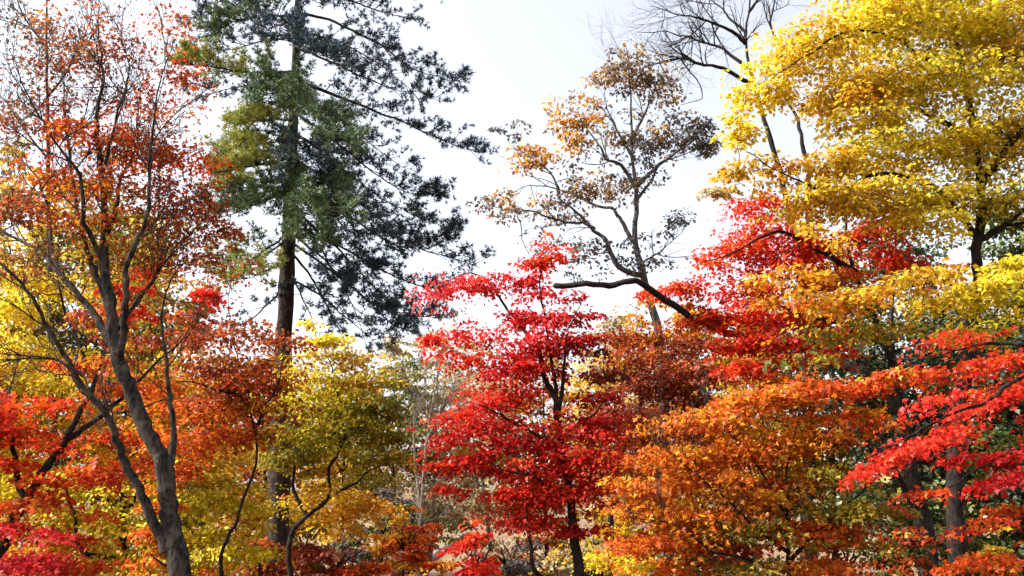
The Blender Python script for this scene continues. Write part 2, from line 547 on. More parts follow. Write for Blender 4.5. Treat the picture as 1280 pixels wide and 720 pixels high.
# ------------------------------------------------------------------ the tall pine
def make_pine():
    t = Tree('pine_tree', 'tall pine with dark drooping limbs on one side and yellowed, painted sunlit needles on the other', 'tree', 22, 'pine')
    t.trunk([(346, 720), (349, 620), (351, 520), (356, 400), (361, 280), (366, 160), (370, 60), (374, -60), (378, -200), (380, -260)], 31, 4)
    R = []  # (points, w0, pal, density)
    def lim(pts, w0=7, pal='needle', dens=1.0, twl=1.0):
        t.branch(pts, w0 * .75, 1.8)
        R.append((len(t.limbs) - 1, pal, dens, twl))
    # sweeping limbs towards the open sky
    lim([(376, -150), (430, -120), (500, -90), (560, -70)], 6)
    lim([(374, -70), (430, -60, -.5), (500, -30, -.8), (560, -15, -1)], 6, 'needle', 1.2)
    lim([(372, -20), (420, -5, .5), (470, 12, .8), (528, 26, 1)], 6, 'needle', 1.3)
    lim([(370, 15), (420, 28), (470, 52), (510, 82), (555, 98), (582, 100)], 7, 'needle', 1.1)
    lim([(369, 60), (410, 75, -1), (450, 95, -1.6), (500, 112, -2), (545, 120, -2)], 6)
    lim([(367, 105), (410, 115), (470, 140), (530, 165), (565, 180), (596, 190)], 8, 'needle', 1.2)
    lim([(366, 140), (410, 170, -.8), (460, 210, -1.2), (505, 238, -1.5), (548, 244, -1.6)], 7, 'needle', 1.3)
    lim([(364, 165), (400, 190, .8), (440, 222, 1.4), (490, 255, 1.8), (530, 275, 2)], 7, 'needle', 1.3)
    lim([(363, 195), (410, 225), (460, 262), (505, 300), (550, 318), (600, 332)], 8, 'needle', 1.0)
    lim([(371, 40), (420, 50, 1.2), (465, 75, 1.8), (505, 105, 2.2), (530, 130, 2.4)], 5, 'needle', 1.0)
    lim([(367, 115), (405, 135, 1), (450, 170, 1.6), (490, 200, 2), (520, 215, 2.2)], 5, 'needle', 1.1)
    lim([(365, 160), (400, 200, -1.4), (430, 240, -2.2), (465, 280, -2.8), (490, 310, -3)], 5, 'needle', 1.0)
    lim([(363, 205), (395, 240, .5), (430, 285, 1), (460, 325, 1.3), (500, 350, 1.6)], 5, 'needle', 1.2)
    lim([(364, 175), (340, 178, -1), (310, 182, -1.8), (285, 190, -2.3)], 5, 'needleyellow', 1.3)
    lim([(362, 225), (335, 222, -.6), (305, 228, -1), (275, 236, -1.3)], 5, 'needleyellow', 1.2)
    lim([(360, 300), (330, 318, -.5), (300, 325, -.8), (265, 322, -1)], 5, 'needleyellow', .7)
    lim([(360, 280), (420, 305, .4), (470, 335, .6), (520, 355, .8), (570, 362, 1)], 6, 'needle', 1.1)
    lim([(360, 300), (410, 335, -.5), (455, 372, -.8), (500, 392, -1), (545, 398, -1)], 6, 'needle', 1.1)
    lim([(361, 265), (395, 300, -1), (420, 345, -1.5), (445, 390, -1.8), (455, 420, -2)], 6, 'needle', .9)
    lim([(362, 235), (410, 250, -1), (450, 278, -1.7), (500, 310, -2.2), (545, 296, -2.4), (562, 292, -2.4)], 7, 'needle', 1.3)
    lim([(361, 260), (400, 290, .6), (440, 330, 1), (480, 370, 1.4), (520, 400, 1.6)], 7, 'needle', 1.2)
    lim([(360, 290), (395, 315, -.8), (430, 350, -1.2), (470, 385, -1.6), (500, 412, -1.9)], 6, 'needle', 1.2)
    lim([(360, 310), (385, 340, .3), (410, 385, .6), (430, 425, .8)], 6, 'needle', 0.8)
    lim([(359, 330), (375, 365, -.4), (392, 402, -.8), (400, 430, -.9)], 5, 'needle', 0.6)
    lim([(358, 345), (400, 370, 1), (450, 410, 1.6), (480, 440, 2)], 5, 'needle', 0.8)
    # toward the camera and away
    lim([(371, 30), (360, 28, -1.5), (350, 35, -2.6), (352, 50, -3.4)], 5, 'needle', 1.3)
    lim([(372, -10), (385, -15, -1.5), (395, -5, -2.6), (405, 8, -3.4)], 5, 'needle', 1.3)
    lim([(367, 100), (358, 100, -1.4), (345, 112, -2.4), (335, 128, -3.2)], 5, 'needlegreen', 1.4)
    lim([(364, 185), (372, 178, -1.6), (380, 190, -2.6), (376, 210, -3.4)], 5, 'needle', 1.4)
    lim([(366, 130), (395, 140, -2), (415, 165, -3.2), (425, 185, -4)], 6, 'needlegreen', 1.2)
    lim([(362, 220), (390, 225, -2), (405, 250, -3.2), (415, 270, -4)], 6, 'needlegreen', 1.3)
    lim([(362, 250), (375, 262, -2), (385, 285, -3), (390, 300, -3.6)], 6, 'needlegreen', 1.2)
    lim([(369, 60), (385, 55, -2), (400, 65, -3), (410, 72, -3.6)], 6, 'needle', 1.3)
    lim([(366, 120), (360, 115, 2), (380, 140, 3.5)], 6, 'needle', 1.2)
    lim([(362, 240), (380, 245, 2), (400, 270, 3.5)], 6, 'needle', 1.2)
    # left, towards the sun
    lim([(374, -80), (330, -80), (270, -60), (220, -50)], 6, 'needle', 1.2)
    lim([(372, -30), (330, -10, -.6), (285, 10, -1), (240, 22, -1.3)], 6, 'needle', 1.2)
    lim([(371, 20), (330, 20, -1), (290, 28, -1.8), (255, 40, -2.2)], 6, 'needlegreen', 1.3)
    lim([(370, 45), (335, 50, 1), (300, 60, 1.8), (262, 65, 2.3), (235, 70, 2.5)], 6, 'needle', 1.2)
    lim([(368, 90), (330, 92, -.8), (290, 88, -1.5), (250, 82, -2), (228, 78, -2.2)], 7, 'needleyellow', 1.4)
    lim([(367, 110), (330, 105, .8), (285, 110, 1.3), (240, 125, 1.6)], 6, 'needle', 1.0)
    lim([(366, 150), (345, 150, -1.5), (320, 152, -2.5), (300, 154, -3)], 6, 'needleyellow', 1.6, .8)
    lim([(364, 180), (335, 190, .5), (300, 205, 1), (268, 215, 1.3)], 6, 'needlegreen', 1.3)
    lim([(363, 205), (340, 205, -1.5), (312, 208, -2.4), (285, 215, -3)], 6, 'needleyellow', 1.4)
    lim([(363, 215), (330, 230), (295, 250), (262, 262)], 6, 'needlegreen', 1.4)
    lim([(362, 240), (340, 248, -1.6), (315, 258, -2.5), (295, 268, -3)], 6, 'needlegreen', 1.5)
    lim([(361, 290), (335, 310, .5), (305, 330, 1), (280, 345, 1.2)], 5, 'needlegreen', 1.0)
    lim([(360, 320), (340, 335, -1), (315, 345, -1.8), (290, 352, -2.2)], 5, 'needleyellow', 0.8)
    lim([(359, 350), (330, 385, .6), (290, 410, 1), (255, 425, 1.2)], 5, 'needle', 0.6)
    tuP, tuD, tuPal = [], [], []
    for li, pal, dens, twl in R:
        Q, Rr, _ = t.limbs[li]
        L = np.concatenate([[0], np.cumsum(np.linalg.norm(np.diff(Q, axis=0), axis=1))])
        nt = int(L[-1] * (8.0 if pal == 'needle' else 14.0) * dens)
        for k in range(nt):
            u = rng.uniform(0.16, 1.0)
            i = min(int(u * (len(Q) - 1)), len(Q) - 2)
            P0 = Q[i] + (Q[i + 1] - Q[i]) * rng.uniform()
            T = unit(Q[i + 1] - Q[i])
            H = unit(np.cross(T, UP))
            sgn = 1 if k % 2 else -1
            dirn = unit(T * rng.uniform(0.4, 1.0) + H * sgn * rng.uniform(.4, 1.1) + UP * rng.uniform(-.15, .45))
            ln = twl * rng.uniform(0.35, 1.15) * (1.2 - 0.6 * u)
            n = 5
            pts = [P0]
            dc = dirn
            for s in range(n - 1):
                dc = unit(dc + rng.normal(0, .14, 3) + UP * 0.10)
                pts.append(pts[-1] + dc * ln / (n - 1))
            pts = np.array(pts)
            t.twigs.add(pts, np.linspace(.011, .004, n), 3)
            m = int(5 + ln * 9)
            for s in range(m):
                v = 0.45 + 0.55 * (s + rng.uniform()) / m
                x = v * (n - 1); ii = min(int(x), n - 2)
                pp = pts[ii] + (pts[ii + 1] - pts[ii]) * (x - ii)
                dd = unit(dc + rng.normal(0, .5, 3) + UP * .35)
                e = pp + dd * rng.uniform(.03, .16)
                tuP.append(e); tuD.append(dd); tuPal.append(pal)
    tuP, tuD = np.array(tuP), np.array(tuD); tuPal = np.array(tuPal)
    root = t.build()
    crown = t.twigs.build('crown', t.bark, root)
    K = 10
    for pal in ('needle', 'needlegreen', 'needleyellow'):
        s = tuPal == pal
        P = np.repeat(tuP[s], K, 0); D = np.repeat(tuD[s], K, 0)
        n = len(P)
        dr = unit(D * 0.75 + unit(rng.standard_normal((n, 3))) * 0.85)
        ln = rng.uniform(.09, .16, n)[:, None]
        side = unit(np.cross(dr, rng.standard_normal((n, 3)))) * 0.0112
        V = np.stack([P - side, P + side, P + dr * ln], 1).reshape(-1, 3) - parent_origin(root)
        col = np.repeat(pick(pal, int(s.sum())), K, 0) * np.exp(rng.normal(0, .15, (n, 1)))
        o = link_mesh('needle_clusters', V, np.arange(3 * n), np.full(n, 3), M_NEEDLE, crown, False, col)
        tag(o, {'needle': 'dark blue green pine needles', 'needlegreen': 'mid green pine needles', 'needleyellow': 'yellowed pine needles with sunlight painted into the colour'}[pal], kind='stuff')


make_pine()

# ------------------------------------------------------------------ half-bare oak against the sky
t = Tree('oak_tree', 'half bare grey oak with withered brown and gold leaves against the sky', 'tree', 26, 'oak', 'oak', 0.11)
t.cover, t.spread = 1.25, 1.2
t.trunk([(832, 720), (830, 560), (828, 460), (820, 395), (803, 345), (795, 300), (795, 233), (791, 190), (790, 140), (786, 95), (783, 60)], 20, 3)
t.branch([(796, 233), (815, 215, -.3), (840, 195, -.5), (862, 178, -.7), (890, 145, -1)], 7, 2)
t.branch([(796, 250), (830, 205, .7), (862, 190, 1), (878, 180, 1.2)], 5, 2)
t.branch([(803, 345), (778, 335, -.3), (760, 308, -.5), (743, 286, -.7), (718, 265, -.9), (700, 246, -1), (690, 215, -1)], 9, 3)
t.branch([(795, 305), (780, 280, .4), (767, 262, .7), (745, 258, 1), (705, 240, 1.3), (665, 232, 1.5), (640, 245, 1.6)], 7, 2)
t.branch([(795, 235), (778, 208, -.4), (755, 195, -.6), (735, 165, -.8), (720, 140, -.9)], 7, 2)
t.branch([(793, 200), (775, 170, .5), (760, 140, .8), (755, 110, .9)], 6, 2)
t.branch([(791, 175), (805, 140, -.3), (818, 110, -.5), (825, 85, -.6)], 5, 2)
t.branch([(743, 286), (715, 278, -.9), (680, 270, -1.2), (650, 262, -1.4), (655, 300, -1.5), (660, 320, -1.5)], 5, 2)
t.branch([(700, 246), (690, 220, -1.2), (670, 205, -1.4), (650, 205, -1.5)], 4, 1.5)
t.branch([(799, 330), (825, 318, -.3), (838, 300, -.4), (850, 285, -.5)], 4, 1.5)
for li in range(1, len(t.limbs)):
    pass
t.pad(780, 85, 30, 28, 'oakbrown', .8).pad(825, 105, 28, 24, 'oakbrown', .8).pad(720, 140, 30, 24, 'oakgold', .9, pal2='oakbrown')
t.pad(664, 200, 28, 16, 'oakgold', 1.0).pad(750, 110, 26, 22, 'oakbrown', .5).pad(755, 225, 48, 26, 'oakbrown', .6)
t.pad(845, 165, 38, 26, 'oakgrey', .8, pal2='oakbrown').pad(880, 165, 20, 26, 'oakgrey', .8).pad(625, 262, 28, 22, 'oakbrown', .6)
t.pad(690, 255, 40, 20, 'oakbrown', .4).pad(850, 280, 26, 14, 'oakgrey', .5).pad(800, 310, 30, 26, 'oakgrey', .35)
t.pad(740, 320, 40, 26, 'oakgrey', .35).pad(650, 155, 22, 12, 'oakgrey', .45).pad(700, 170, 26, 20, 'oakgold', .5, pal2='oakbrown').pad(810, 185, 34, 30, 'oakgrey', .4)
t.pad(780, 155, 30, 22, 'oakbrown', .4).pad(725, 190, 30, 18, 'oakbrown', .4).pad(690, 310, 36, 20, 'oakgrey', .3)
for li in range(1, len(t.limbs)):
    bare_twigs(t, li, 4, 1.0, .02, 1)
t.build()

# ------------------------------------------------------------------ bare tree above the golden maple
t = Tree('bare_tree', 'bare black tree with wide leafless branches rising behind the golden maple', 'tree', 28, 'dark')
t.trunk([(1010, 720), (1010, 500), (1000, 330), (975, 215), (958, 160), (945, 110), (935, 75), (932, 40), (938, 0), (945, -50)], 20, 4)
t.branch([(1008, 330), (1012, 230, .5), (1000, 160, .8), (985, 125, 1), (968, 95, 1.2), (955, 75, 1.3)], 12, 6)
t.branch([(985, 125, 1), (975, 60, 1), (964, 25, 1), (972, -10, 1), (990, -40, 1)], 6, 3)
t.branch([(942, 105), (910, 88, -.5), (875, 80, -.8), (850, 72, -1), (810, 85, -1.2), (770, 98, -1.4)], 7, 2)
t.branch([(934, 85), (905, 62, .4), (870, 50, .7), (835, 40, .9), (800, 40, 1)], 6, 2)
t.branch([(932, 55), (915, 40, -.4), (885, 25, -.8), (850, 20, -1), (815, 5, -1.2)], 6, 2)
t.branch([(932, 40), (912, 20, .3), (895, 5, .5), (870, -10, .6)], 5, 2)
t.branch([(936, 15), (950, -5, -.3), (965, -30, -.4)], 5, 2)
t.branch([(850, 72, -1), (880, 118, -1.1), (850, 130, -1.2)], 3, 1.5)
for li, n in ((2, 5), (3, 13), (4, 11), (5, 11), (6, 8), (7, 5), (0, 6)):
    bare_twigs(t, li, n, 1.3, .028, 2, .35 if li else .8, .45, .12)
t.build()

# ------------------------------------------------------------------ maples on the left
t = Tree('maple_tree', 'grey trunked maple with long bare forked stems and sparse orange leaves', 'tree', 9, 'grey', 'palm', 0.046)
t.trunk([(224, 720), (213, 650), (203, 590), (181, 530), (160, 480), (143, 430), (136, 370), (130, 300), (127, 220), (122, 150), (128, 90), (122, 30), (125, -30)], 31, 2)
t.branch([(207, 690), (186, 640, -.1), (165, 590, -.2), (140, 540, -.3), (105, 470, -.4), (85, 430, -.5), (45, 385, -.7), (0, 335, -.9), (-60, 290, -1)], 14, 5)
t.branch([(146, 440), (120, 395, .2), (80, 350, .4), (35, 305, .6), (-20, 265, .8)], 13, 5)
t.branch([(208, 610), (216, 530, .15), (215, 480, .2), (208, 430, .25), (206, 380, .3), (215, 320, .4)], 11, 3)
t.branch([(150, 455), (158, 400, -.2), (165, 340, -.3), (180, 280, -.4), (185, 200, -.5), (200, 120, -.6), (212, 60, -.6)], 11, 2.5)
t.branch([(137, 390), (112, 330, .2), (96, 260, .4), (90, 190, .5), (82, 110, .6), (78, 50, .6)], 10, 2.5)
t.branch([(130, 300), (150, 230, .3), (175, 170, .5), (182, 110, .6)], 8, 2)
t.branch([(131, 330), (110, 250, -.3), (75, 180, -.5), (40, 120, -.7), (20, 70, -.8)], 8, 2)
t.branch([(140, 420), (185, 350, .4), (230, 290, .7), (270, 240, .9)], 8, 2)
t.branch([(105, 470, -.4), (60, 450, -.5), (0, 440, -.6)], 6, 3)
t.branch([(127, 220), (140, 150, -.2), (160, 90, -.4), (158, 40, -.5)], 6, 2)
t.branch([(80, 350, .4), (60, 270, .5), (30, 200, .6), (-10, 160, .7)], 7, 2)
P_ = t.pad
P_(100, 75, 85, 50, 'brownred', .45, pal2='rust'); P_(40, 150, 60, 55, 'brown', .35, pal2='brownred'); P_(200, 140, 65, 35, 'orange', .9, dd=.5, pal2='redorange')
P_(228, 215, 55, 38, 'redorange', 1.2, dd=.7, pal2='orange'); P_(130, 195, 75, 45, 'rust', .8, pal2='redorange'); P_(90, 245, 70, 35, 'rust', .7)
P_(215, 85, 50, 35, 'rust', .6, pal2='redorange'); P_(180, 290, 80, 45, 'rust', .8, dd=.4, pal2='olive'); P_(50, 300, 70, 45, 'brown', .6, pal2='brownred')
P_(255, 295, 50, 40, 'rust', .8, dd=.8, pal2='brown'); P_(50, 60, 60, 50, 'brown', .35, pal2='rust'); P_(150, 20, 90, 35, 'rust', .5, pal2='orange'); P_(170, 200, 55, 35, 'orange', 1.0, dd=.6, pal2='rust')
P_(95, 150, 40, 30, 'redorange', .8, pal2='rust'); P_(10, 230, 50, 50, 'brown', .5, pal2='brownred'); P_(240, 255, 50, 30, 'orange', .9, dd=.7, pal2='rust'); P_(130, 250, 60, 30, 'orange', .7, pal2='olive'); P_(200, 340, 90, 30, 'brown', .5, dd=.5, pal2='rust')
for li, n in ((0, 10), (1, 8), (2, 12), (3, 6), (4, 14), (5, 15), (6, 10), (7, 13), (8, 10), (9, 5), (10, 10), (11, 10)):
    bare_twigs(t, li, n, .6, .010, 2, .35, .45, .2)
t.build()

t = Tree('maple_tree', 'red leaved maple on a dark slanting trunk beside the grey maple', 'tree', 12, 'dark', 'palm', 0.065)
t.trunk([(-55, 740), (0, 685), (22, 640), (45, 595), (85, 548), (118, 480), (140, 420), (160, 370)], 22, 5)
t.branch([(85, 548), (140, 510, .4), (200, 450, .8), (250, 390, 1.1)], 9, 3)
t.branch([(30, 620), (20, 560, .3), (10, 500, .5), (30, 440, .7)], 9, 3)
P_ = t.pad
P_(170, 362, 26, 28, 'red', 1.6); P_(258, 370, 34, 14, 'red', 1.1, dd=1); P_(130, 395, 50, 25, 'brownred', .7, pal2='redorange'); P_(110, 455, 50, 26, 'redorange', 1.2, pal2='amber')
P_(55, 515, 60, 22, 'redorange', 1.4, pal2='red'); P_(10, 550, 45, 28, 'scarlet', 1.4, pal2='redorange'); P_(180, 480, 45, 26, 'orange', 1.1, dd=.6, pal2='redorange'); P_(95, 585, 50, 30, 'redorange', 1.2, pal2='red')
P_(25, 625, 50, 30, 'orange', 1.3, pal2='redorange'); P_(25, 690, 60, 35, 'pink', 2.0, dd=-.6); P_(100, 700, 40, 25, 'redorange', 1.2); P_(-60, 560, 50, 90, 'red', 1.2); P_(150, 570, 40, 40, 'redorange', 1.0)
P_(225, 420, 40, 24, 'rust', .6, dd=.8)
t.build()

t = Tree('maple_tree', 'yellow maple with slim stems behind the grey and red maples', 'tree', 17, 'dark', 'palm', 0.075)
t.trunk([(157, 720), (154, 650), (150, 590), (130, 500), (95, 420), (70, 340), (55, 260)], 11, 3)
t.branch([(154, 650), (190, 590, .5), (240, 560, 1), (270, 530, 1)], 6, 2)
t.branch([(150, 700), (102, 690, -.6), (92, 640, -.8), (75, 590, -1), (60, 530, -1)], 7, 2.5)
P_ = t.pad
P_(50, 450, 75, 40, 'yellow', 1.8, pal2='amber'); P_(25, 360, 50, 45, 'yellow', 1.6, pal2='gold'); P_(60, 240, 45, 45, 'amber', 1.0); P_(110, 620, 80, 45, 'yellow', 1.8, pal2='yellowgreen')
P_(250, 640, 80, 40, 'yellow', 2.0, pal2='yellowgreen'); P_(180, 560, 60, 45, 'amber', 1.4); P_(60, 690, 60, 35, 'amber', 1.6); P_(180, 690, 60, 40, 'gold', 1.6, pal2='yellowgreen')
P_(270, 575, 60, 35, 'gold', 1.6); P_(270, 700, 70, 30, 'yellow', 2); P_(130, 300, 50, 40, 'olive', 1.0, dd=1.5, pal2='green'); P_(230, 490, 60, 30, 'amber', 1.4, pal2='orange'); P_(-20, 520, 50, 80, 'amber', 1.5); P_(20, 600, 60, 40, 'yellow', 1.5); P_(100, 530, 50, 30, 'amber', 1.2)
P_(150, 350, 80, 50, 'gold', .6, dd=1)
t.build()

t = Tree('maple_tree', 'rust brown maple with flat tiers of leaves on a slim stem beside the pine trunk', 'tree', 14, 'dark', 'palm', 0.065)
t.trunk([(278, 720), (288, 670), (305, 620), (320, 570), (312, 500), (295, 440), (285, 380)], 6, 2.5)
t.branch([(312, 500), (270, 490, -.3), (235, 480, -.5), (200, 490, -.6)], 5, 2)
t.branch([(318, 540), (340, 500, -.3), (350, 460, -.5), (355, 430, -.6)], 5, 2)
P_ = t.pad
P_(300, 435, 75, 22, 'rust', 1.8, pal2='brown'); P_(265, 485, 70, 25, 'brownred', 1.6, pal2='redorange'); P_(245, 530, 70, 25, 'orange', 1.7, pal2='redorange'); P_(325, 475, 55, 25, 'rust', 1.6, pal2='amber')
P_(290, 345, 55, 22, 'brown', .6, pal2='rust'); P_(240, 410, 45, 20, 'brownred', 1.0); P_(300, 520, 50, 22, 'rust', 1.6, pal2='gold'); P_(220, 570, 45, 25, 'redorange', 1.3); P_(200, 640, 30, 40, 'orange', 1.1)
t.build()

t = Tree('maple_tree', 'olive yellow maple with one crooked bare bough in front of the pine', 'tree', 15.5, 'dark', 'palm', 0.065)
t.trunk([(362, 728), (360, 690), (368, 662), (386, 645), (410, 620), (412, 590), (425, 560), (428, 510), (415, 460), (402, 430)], 9, 3)
t.branch([(412, 618), (440, 606, -.2), (470, 590, -.4), (490, 575, -.5)], 5, 2)
t.branch([(425, 560), (445, 530, .3), (465, 500, .5)], 5, 2)
t.branch([(385, 645), (370, 600, .2), (365, 550, .4), (370, 500, .5)], 6, 2)
P_ = t.pad
P_(402, 420, 32, 16, 'yellow', 2.2); P_(405, 452, 55, 20, 'gold', 2.0, pal2='yellowgreen'); P_(395, 490, 55, 25, 'yellow', 2.0, pal2='yellowgreen'); P_(455, 480, 38, 25, 'gold', 1.8, pal2='olive')
P_(462, 515, 42, 22, 'olive', 2.0, pal2='green'); P_(420, 535, 65, 25, 'yellowgreen', 1.8, pal2='olive'); P_(470, 570, 42, 25, 'olive', 1.5, pal2='gold'); P_(370, 555, 40, 28, 'olive', 1.8); P_(335, 530, 35, 25, 'olive', 1.4, pal2='rust')
P_(410, 625, 60, 25, 'gold', 1.2, dd=.8, pal2='amber'); P_(450, 640, 45, 22, 'amber', 1.4, dd=.8); P_(490, 540, 22, 25, 'olive', 1.2)
t.build()

# ------------------------------------------------------------------ red maple in the middle
t = Tree('maple_tree', 'crimson maple with fanned dark stems in the middle of the grove', 'tree', 15, 'dark', 'palm', 0.068)
t.trunk([(722, 720), (715, 640), (704, 570), (697, 520), (692, 470), (684, 420), (676, 370), (678, 330)], 16, 4)
t.branch([(695, 500), (672, 455, .2), (655, 420, .4), (640, 390, .6), (618, 362, .8), (585, 345, 1), (550, 355, 1.1)], 8, 2.5)
t.branch([(704, 570), (665, 540, -.3), (630, 520, -.5), (590, 505, -.7)], 7, 2.5)
t.branch([(712, 620), (670, 600, -.4), (630, 590, -.7), (590, 570, -.9)], 7, 2.5)
t.branch([(697, 520), (705, 460, -.2), (715, 410, -.3), (725, 380, -.4)], 7, 2.5)
t.branch([(700, 735), (664, 715, -.3), (660, 680, -.4), (656, 640, -.5), (640, 600, -.6)], 9, 3)
t.branch([(700, 545), (740, 520, .3), (765, 480, .5)], 6, 2)
P_ = t.pad
P_(680, 322, 30, 20, 'scarlet', 2.0); P_(630, 350, 45, 16, 'crimson', 2.0, dd=.5, pal2='red'); P_(560, 360, 45, 18, 'pink', 1.3, dd=1, tilt=5); P_(690, 385, 40, 22, 'crimson', 1.8)
P_(600, 430, 55, 22, 'red', 1.6, dd=.4, pal2='scarlet'); P_(670, 430, 55, 25, 'crimson', 2.2); P_(725, 415, 40, 28, 'crimson', 1.8, pal2='brownred'); P_(640, 465, 45, 18, 'crimson', 1.8); P_(610, 505, 55, 26, 'red', 2.4, tilt=12)
P_(590, 550, 50, 24, 'crimson', 2.2, tilt=15, pal2='red'); P_(570, 590, 35, 18, 'red', 2.0); P_(650, 570, 50, 28, 'crimson', 2.0, pal2='red'); P_(655, 625, 55, 26, 'red', 2.4); P_(720, 560, 55, 38, 'red', 2.0, pal2='crimson')
P_(745, 510, 35, 28, 'crimson', 1.6, pal2='brownred'); P_(700, 610, 50, 24, 'red', 1.8); P_(730, 660, 26, 18, 'crimson', 1.4); P_(755, 460, 28, 20, 'brownred', 1.4); P_(640, 395, 30, 14, 'crimson', 1.3); P_(540, 430, 24, 14, 'red', 1.1, dd=.8)
P_(745, 600, 35, 25, 'red', 1.5)
t.build()

# ------------------------------------------------------------------ right hand side
t = Tree('maple_tree', 'dull red brown maple between the crimson maple and the orange maple', 'tree', 18, 'dark', 'palm', 0.075)
t.trunk([(768, 720), (764, 660), (775, 580), (800, 510), (815, 460), (820, 420)], 12, 4)
P_ = t.pad
P_(835, 450, 75, 26, 'brownred', 2.2, pal2='rust'); P_(790, 425, 45, 20, 'rust', 1.6, pal2='orange'); P_(800, 500, 60, 30, 'brownred', 2, pal2='rust'); P_(865, 480, 50, 28, 'rust', 2); P_(780, 560, 50, 40, 'rust', 1.6); P_(850, 550, 60, 40, 'orange', 1.6); P_(795, 385, 28, 16, 'amber', 1.4); P_(850, 410, 40, 20, 'rust', 1.6, pal2='amber')
P_(830, 620, 60, 40, 'amber', 1.6); P_(780, 680, 50, 35, 'yellow', 1.6, pal2='amber')
t.build()

t = Tree('maple_tree', 'scarlet maple whose long dead limb juts out towards the oak', 'tree', 15, 'dark', 'palm', 0.068)
t.trunk([(1165, 730), (1152, 650), (1140, 590), (1125, 500), (1112, 440), (1085, 380), (1062, 315), (1055, 265)], 28, 8)
t.branch([(1128, 515), (1080, 470, .8), (1010, 440, 1.4), (950, 425, 1.2), (890, 405, .4), (840, 380, -.3), (785, 353, -.8), (745, 356, -.8), (698, 362, -.8)], 17, 6.5, True)
t.branch([(1070, 340), (1020, 310, -.3), (970, 290, -.5), (920, 310, -.7), (880, 325, -.8)], 9, 3)
t.branch([(1110, 430), (1050, 410, -.4), (990, 390, -.7), (940, 380, -1)], 9, 3)
t.branch([(1150, 640), (1110, 580, -.4), (1075, 545, -.6), (1050, 535, -.8)], 12, 5)
P_ = t.pad
P_(955, 275, 55, 25, 'scarlet', 2.4); P_(905, 315, 42, 18, 'scarlet', 2.2, pal2='redorange'); P_(985, 315, 60, 24, 'red', 2.4, pal2='scarlet'); P_(1100, 295, 45, 22, 'red', 2.2, pal2='scarlet'); P_(1130, 330, 35, 18, 'scarlet', 1.6)
P_(845, 355, 45, 14, 'scarlet', 1.6, pal2='redorange'); P_(930, 375, 50, 24, 'red', 2.2, pal2='scarlet'); P_(990, 405, 65, 22, 'red', 2.4, pal2='scarlet'); P_(930, 440, 45, 26, 'scarlet', 2.4); P_(1040, 420, 45, 20, 'red', 2, pal2='orange')
P_(880, 390, 30, 18, 'redorange', 1.6); P_(985, 455, 50, 20, 'redorange', 1.8); P_(1040, 345, 50, 18, 'redorange', 1.4, pal2='orange')
t.build()

t = Tree('maple_tree', 'tall golden yellow maple with broad layered crown', 'tree', 14, 'dark', 'palm', 0.075)
t.cover, t.front = 1.35, -.45
t.trunk([(1200, 730), (1194, 650), (1196, 570), (1206, 470), (1218, 380), (1223, 310), (1227, 230), (1215, 150), (1200, 80), (1190, 0), (1185, -80)], 26, 7)
t.branch([(1224, 300), (1170, 240, -.3), (1110, 215, -.5), (1040, 235, -.7), (980, 220, -.9), (930, 190, -1)], 10, 3)
t.branch([(1222, 180), (1160, 140, .3), (1100, 130, .6), (1050, 95, .9), (990, 90, 1.2)], 10, 3)
t.branch([(1227, 230), (1265, 180, -.3), (1300, 120, -.5), (1340, 60, -.6)], 12, 5)
t.branch([(1200, 90), (1140, 60, -.3), (1080, 40, -.6), (1020, 60, -.9), (960, 100, -1.1)], 8, 3)
t.branch([(1218, 370), (1180, 350, -.6), (1130, 360, -1), (1080, 380, -1.3)], 8, 3)
t.branch([(1224, 300), (1270, 270, .3), (1320, 250, .5), (1380, 240, .6)], 10, 4)
t.branch([(1190, -10), (1130, -40), (1070, -50)], 7, 3)
P_ = t.pad
P_(1010, 60, 65, 32, 'gold', 2.0, pal2='yellow'); P_(945, 110, 45, 22, 'yellow', 1.8, pal2='gold'); P_(1090, 25, 70, 30, 'yellow', 1.9, pal2='gold'); P_(1180, 20, 75, 30, 'yellow', 1.8, pal2='yellowgreen'); P_(1255, 40, 55, 40, 'gold', 1.8, pal2='yellowgreen')
P_(1065, 120, 60, 24, 'gold', 1.9, pal2='amber'); P_(920, 160, 28, 26, 'yellow', 1.3); P_(1130, 100, 70, 30, 'yellow', 1.7, pal2='olive'); P_(1220, 100, 70, 30, 'yellow', 1.6, pal2='yellowgreen')
P_(1090, 170, 65, 24, 'yellow', 1.6); P_(1170, 180, 65, 28, 'yellow', 1.7, pal2='gold'); P_(1260, 170, 60, 32, 'gold', 1.6, pal2='olive'); P_(1020, 212, 50, 20, 'gold', 1.9, pal2='amber'); P_(940, 215, 40, 22, 'gold', 1.2)
P_(1090, 240, 65, 26, 'gold', 2.0, pal2='yellow'); P_(1170, 255, 55, 22, 'yellow', 1.8); P_(1250, 235, 55, 26, 'yellow', 1.4, pal2='olive'); P_(1010, 250, 60, 16, 'gold', 1.4); P_(900, 240, 26, 14, 'beige', .8, pal2='gold')
P_(1220, 365, 60, 22, 'yellow', 2.0, dd=-1, pal2='yellowgreen'); P_(1270, 330, 40, 20, 'yellow', 1.8, dd=-.6); P_(1150, 350, 50, 20, 'gold', 1.6, dd=-1.2); P_(1240, 395, 60, 16, 'yellowgreen', 1.8, dd=-1.2); P_(1050, 375, 60, 18, 'amber', 1.6, dd=-1.4, pal2='gold')
